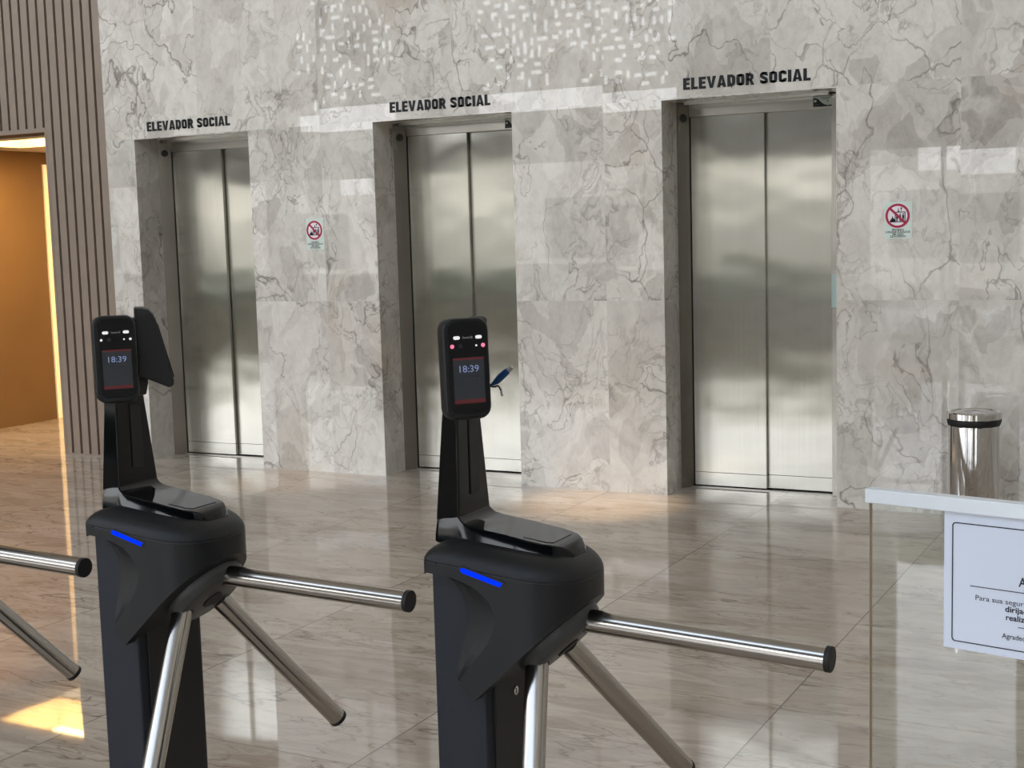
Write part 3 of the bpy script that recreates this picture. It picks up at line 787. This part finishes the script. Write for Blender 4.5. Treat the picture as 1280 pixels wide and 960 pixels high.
# blue patch cable hanging behind the middle reader
t = thing('network_cable', 'blue network cable end sticking out behind the centre turnstile reader', 'cable', (T2[0], T2[1], 0))
bm = bmesh.new(); tube(bm, [(-.176, .030, 1.214), (-.166, .030, 1.217), (-.156, .030, 1.2205), (-.146, .030, 1.226)], .0024); cb = build('wire', bm, M_cable, t, smooth=True)
bm = bmesh.new(); tube(bm, [(-.151, .030, 1.2225), (-.142, .030, 1.2285), (-.132, .030, 1.2375), (-.121, .030, 1.2465), (-.1165, .030, 1.2500)], [.003, .0062, .0072, .0068, .0052], 12); build('boot', bm, M_cable, t, smooth=True)
bm = bmesh.new(); tube(bm, [(-.119, .030, 1.2480), (-.1085, .030, 1.2565)], [.005, .0045], 4); build('connector', bm, M_clear, t)
bm = bmesh.new(); tube(bm, [(-.156, .031, 1.2185), (-.147, .031, 1.2180), (-.140, .031, 1.2200), (-.1365, .031, 1.2165), (-.1335, .031, 1.2115)], .0017); build('tail_wire', bm, M_rub, t, smooth=True)
bm = bmesh.new(); tube(bm, [(-.1335, .031, 1.2115), (-.1325, .031, 1.205), (-.1305, .031, 1.2010)], .0023); build('tail_plug', bm, M_clear, t, smooth=True)

# ------------------------------------------------------------------ glass barrier with its notice
ga = math.radians(-11.186)
t = thing('glass_barrier', 'clear glass barrier panel with a pale aluminium top rail at right foreground', 'barrier', (-.4964, 2.0909, 0), ga)
GL = 1.25
bm = bmesh.new(); box(bm, .0052, GL, 0, .010, .03, 1.082); gp = build('glass_pane', bm, M_glass, t)
bm = bmesh.new(); box(bm, .0044, .0052, 0, .010, .03, 1.082); build('glass_edge', bm, M_gedge, gp)
bm = bmesh.new(); box(bm, 0, GL+.01, -.006, .016, 1.078, 1.100); build('top_rail', bm, M_alu, t, .0012)
bm = bmesh.new(); box(bm, .0, GL+.01, -.015, .025, 0, .06); build('base_channel', bm, M_alu, t, .0012)
t = thing('notice_sheet', 'white landscape notice in a thin dark border taped to the glass barrier', 'notice', (-.4964, 2.0909, 0), ga)
sx0, sx1, sz0, sz1 = .1238, .1238+.297, .8705, 1.0785
bm = bmesh.new(); box(bm, sx0, sx1, -.0008, -.0001, sz0, sz1); build('paper', bm, M_paper, t)
bm = bmesh.new(); n = None
o_ = rrect((sx0+sx1)/2, .9722, (sx1-sx0)-.0242, .1810, .006, 6); i_ = rrect((sx0+sx1)/2, .9722, (sx1-sx0)-.0242-.0034, .1776, .0045, 6)
loft(bm, [[(x, -.0014, z) for x, z in o_], [(x, -.0014, z) for x, z in i_]], cap=False); build('border', bm, M_ink, t)
sc_x = (sx0+sx1)/2
bm = bmesh.new()
box(bm, sc_x-.1087, sc_x+.1087, -.0014, -.0009, .9688, .9700); box(bm, sc_x-.038, sc_x+.038, -.0014, -.0009, .9170, .9180); build('rules', bm, M_ink, t)
def ln(s, w_, z, hgt, bold): build('text_line', move(text_bm(s, width=w_, height=hgt, bold=bold, align='CENTER'), sc_x, -.0014, z), M_ink, t)
ln('ATENÇÃO', .076, .9785, .0132, .02)
ln('Para sua segurança e controle de acesso,', .2010, .9495, .0074, 0)
ln('dirija-se à recepção e', .1138, .9385, .0082, .02)
ln('realize o seu cadastro', .1112, .9262, .0082, .02)
ln('Agradecemos a compreensão!', .1222, .8985, .0074, .004)

# ------------------------------------------------------------------ light
world = bpy.data.worlds.new('sky'); sc.world = world; world.use_nodes = True
nt = world.node_tree; nt.nodes.clear()
tcw = N(nt, 'ShaderNodeTexCoord')
spw = N(nt, 'ShaderNodeSeparateXYZ', {0: tcw.outputs['Generated']})
skyc = ramp(nt, spw.outputs[2], [(0.0, (1.5, 1.5, 1.5, 1)), (.35, (1.45, 1.55, 1.7, 1)), (.6, (.8, .92, 1.1, 1)), (1.0, (.55, .72, 1.0, 1))])
bg = N(nt, 'ShaderNodeBackground', {'Color': skyc, 'Strength': 3.6})
nt.links.new(bg.outputs[0], N(nt, 'ShaderNodeOutputWorld').inputs[0])

def lamp(name, typ, loc, rot, energy, color=(1, 1, 1), **kw):
    l = bpy.data.lights.new(name, typ); l.energy = energy; l.color = color
    for k, v in kw.items(): setattr(l, k, v)
    o = bpy.data.objects.new(name, l); COL.objects.link(o); o.location = loc; o.rotation_euler = rot
    return o
sun = lamp('sun', 'SUN', (0, 10, 20), (0, 0, 0), 13.0, (1, .97, .93), angle=.01)
sun.rotation_euler = Vector((.25, -.62, -.74)).to_track_quat('-Z', 'Y').to_euler()
# daylight enters through these bays and the added clerestory (portals only guide the sky light)
for n, (x0, x1, z0, z1) in enumerate(((XL, XR, .45, 2.45), (-12.9, -11.0, 3.1, SCR), (-9.75, -6.65, 3.1, SCR), (XL, XR, SCR+.15, CEIL-.25))):
    o = lamp('sky_portal', 'AREA', ((x0+x1)/2, YF-.32, (z0+z1)/2), (0, 0, 0), 1, shape='RECTANGLE', size=x1-x0, size_y=z1-z0)
    o.rotation_euler = Vector((0, 1, 0)).to_track_quat('-Z', 'Z').to_euler()
    o.data.cycles.is_portal = True
# warm recessed downlights along the marble wall
for x in (-3.1, -5.2):
    lamp('downlight', 'SPOT', (x, 6.80, CEIL-.02), (0, 0, 0), 2600 if x > -4 else 700, (1, .72, .45), spot_size=math.radians(7), spot_blend=.8, shadow_soft_size=.04)
lamp('corridor_lamp', 'AREA', (-8.0, 8.9, 2.27), (0, 0, 0), 12, (1, .74, .42), shape='RECTANGLE', size=1.4, size_y=1.6)

sc.view_settings.view_transform = 'Standard'; sc.view_settings.look = 'None'
sc.view_settings.gamma = 1; sc.view_settings.use_curve_mapping = False
sc.view_settings.exposure = 0.1
cy = sc.cycles
cy.use_denoising = True; cy.denoiser = 'OPENIMAGEDENOISE'
cy.max_bounces = 10; cy.diffuse_bounces = 5; cy.glossy_bounces = 5; cy.transparent_max_bounces = 12
cy.caustics_reflective = False; cy.caustics_refractive = False
cy.sample_clamp_indirect = 5
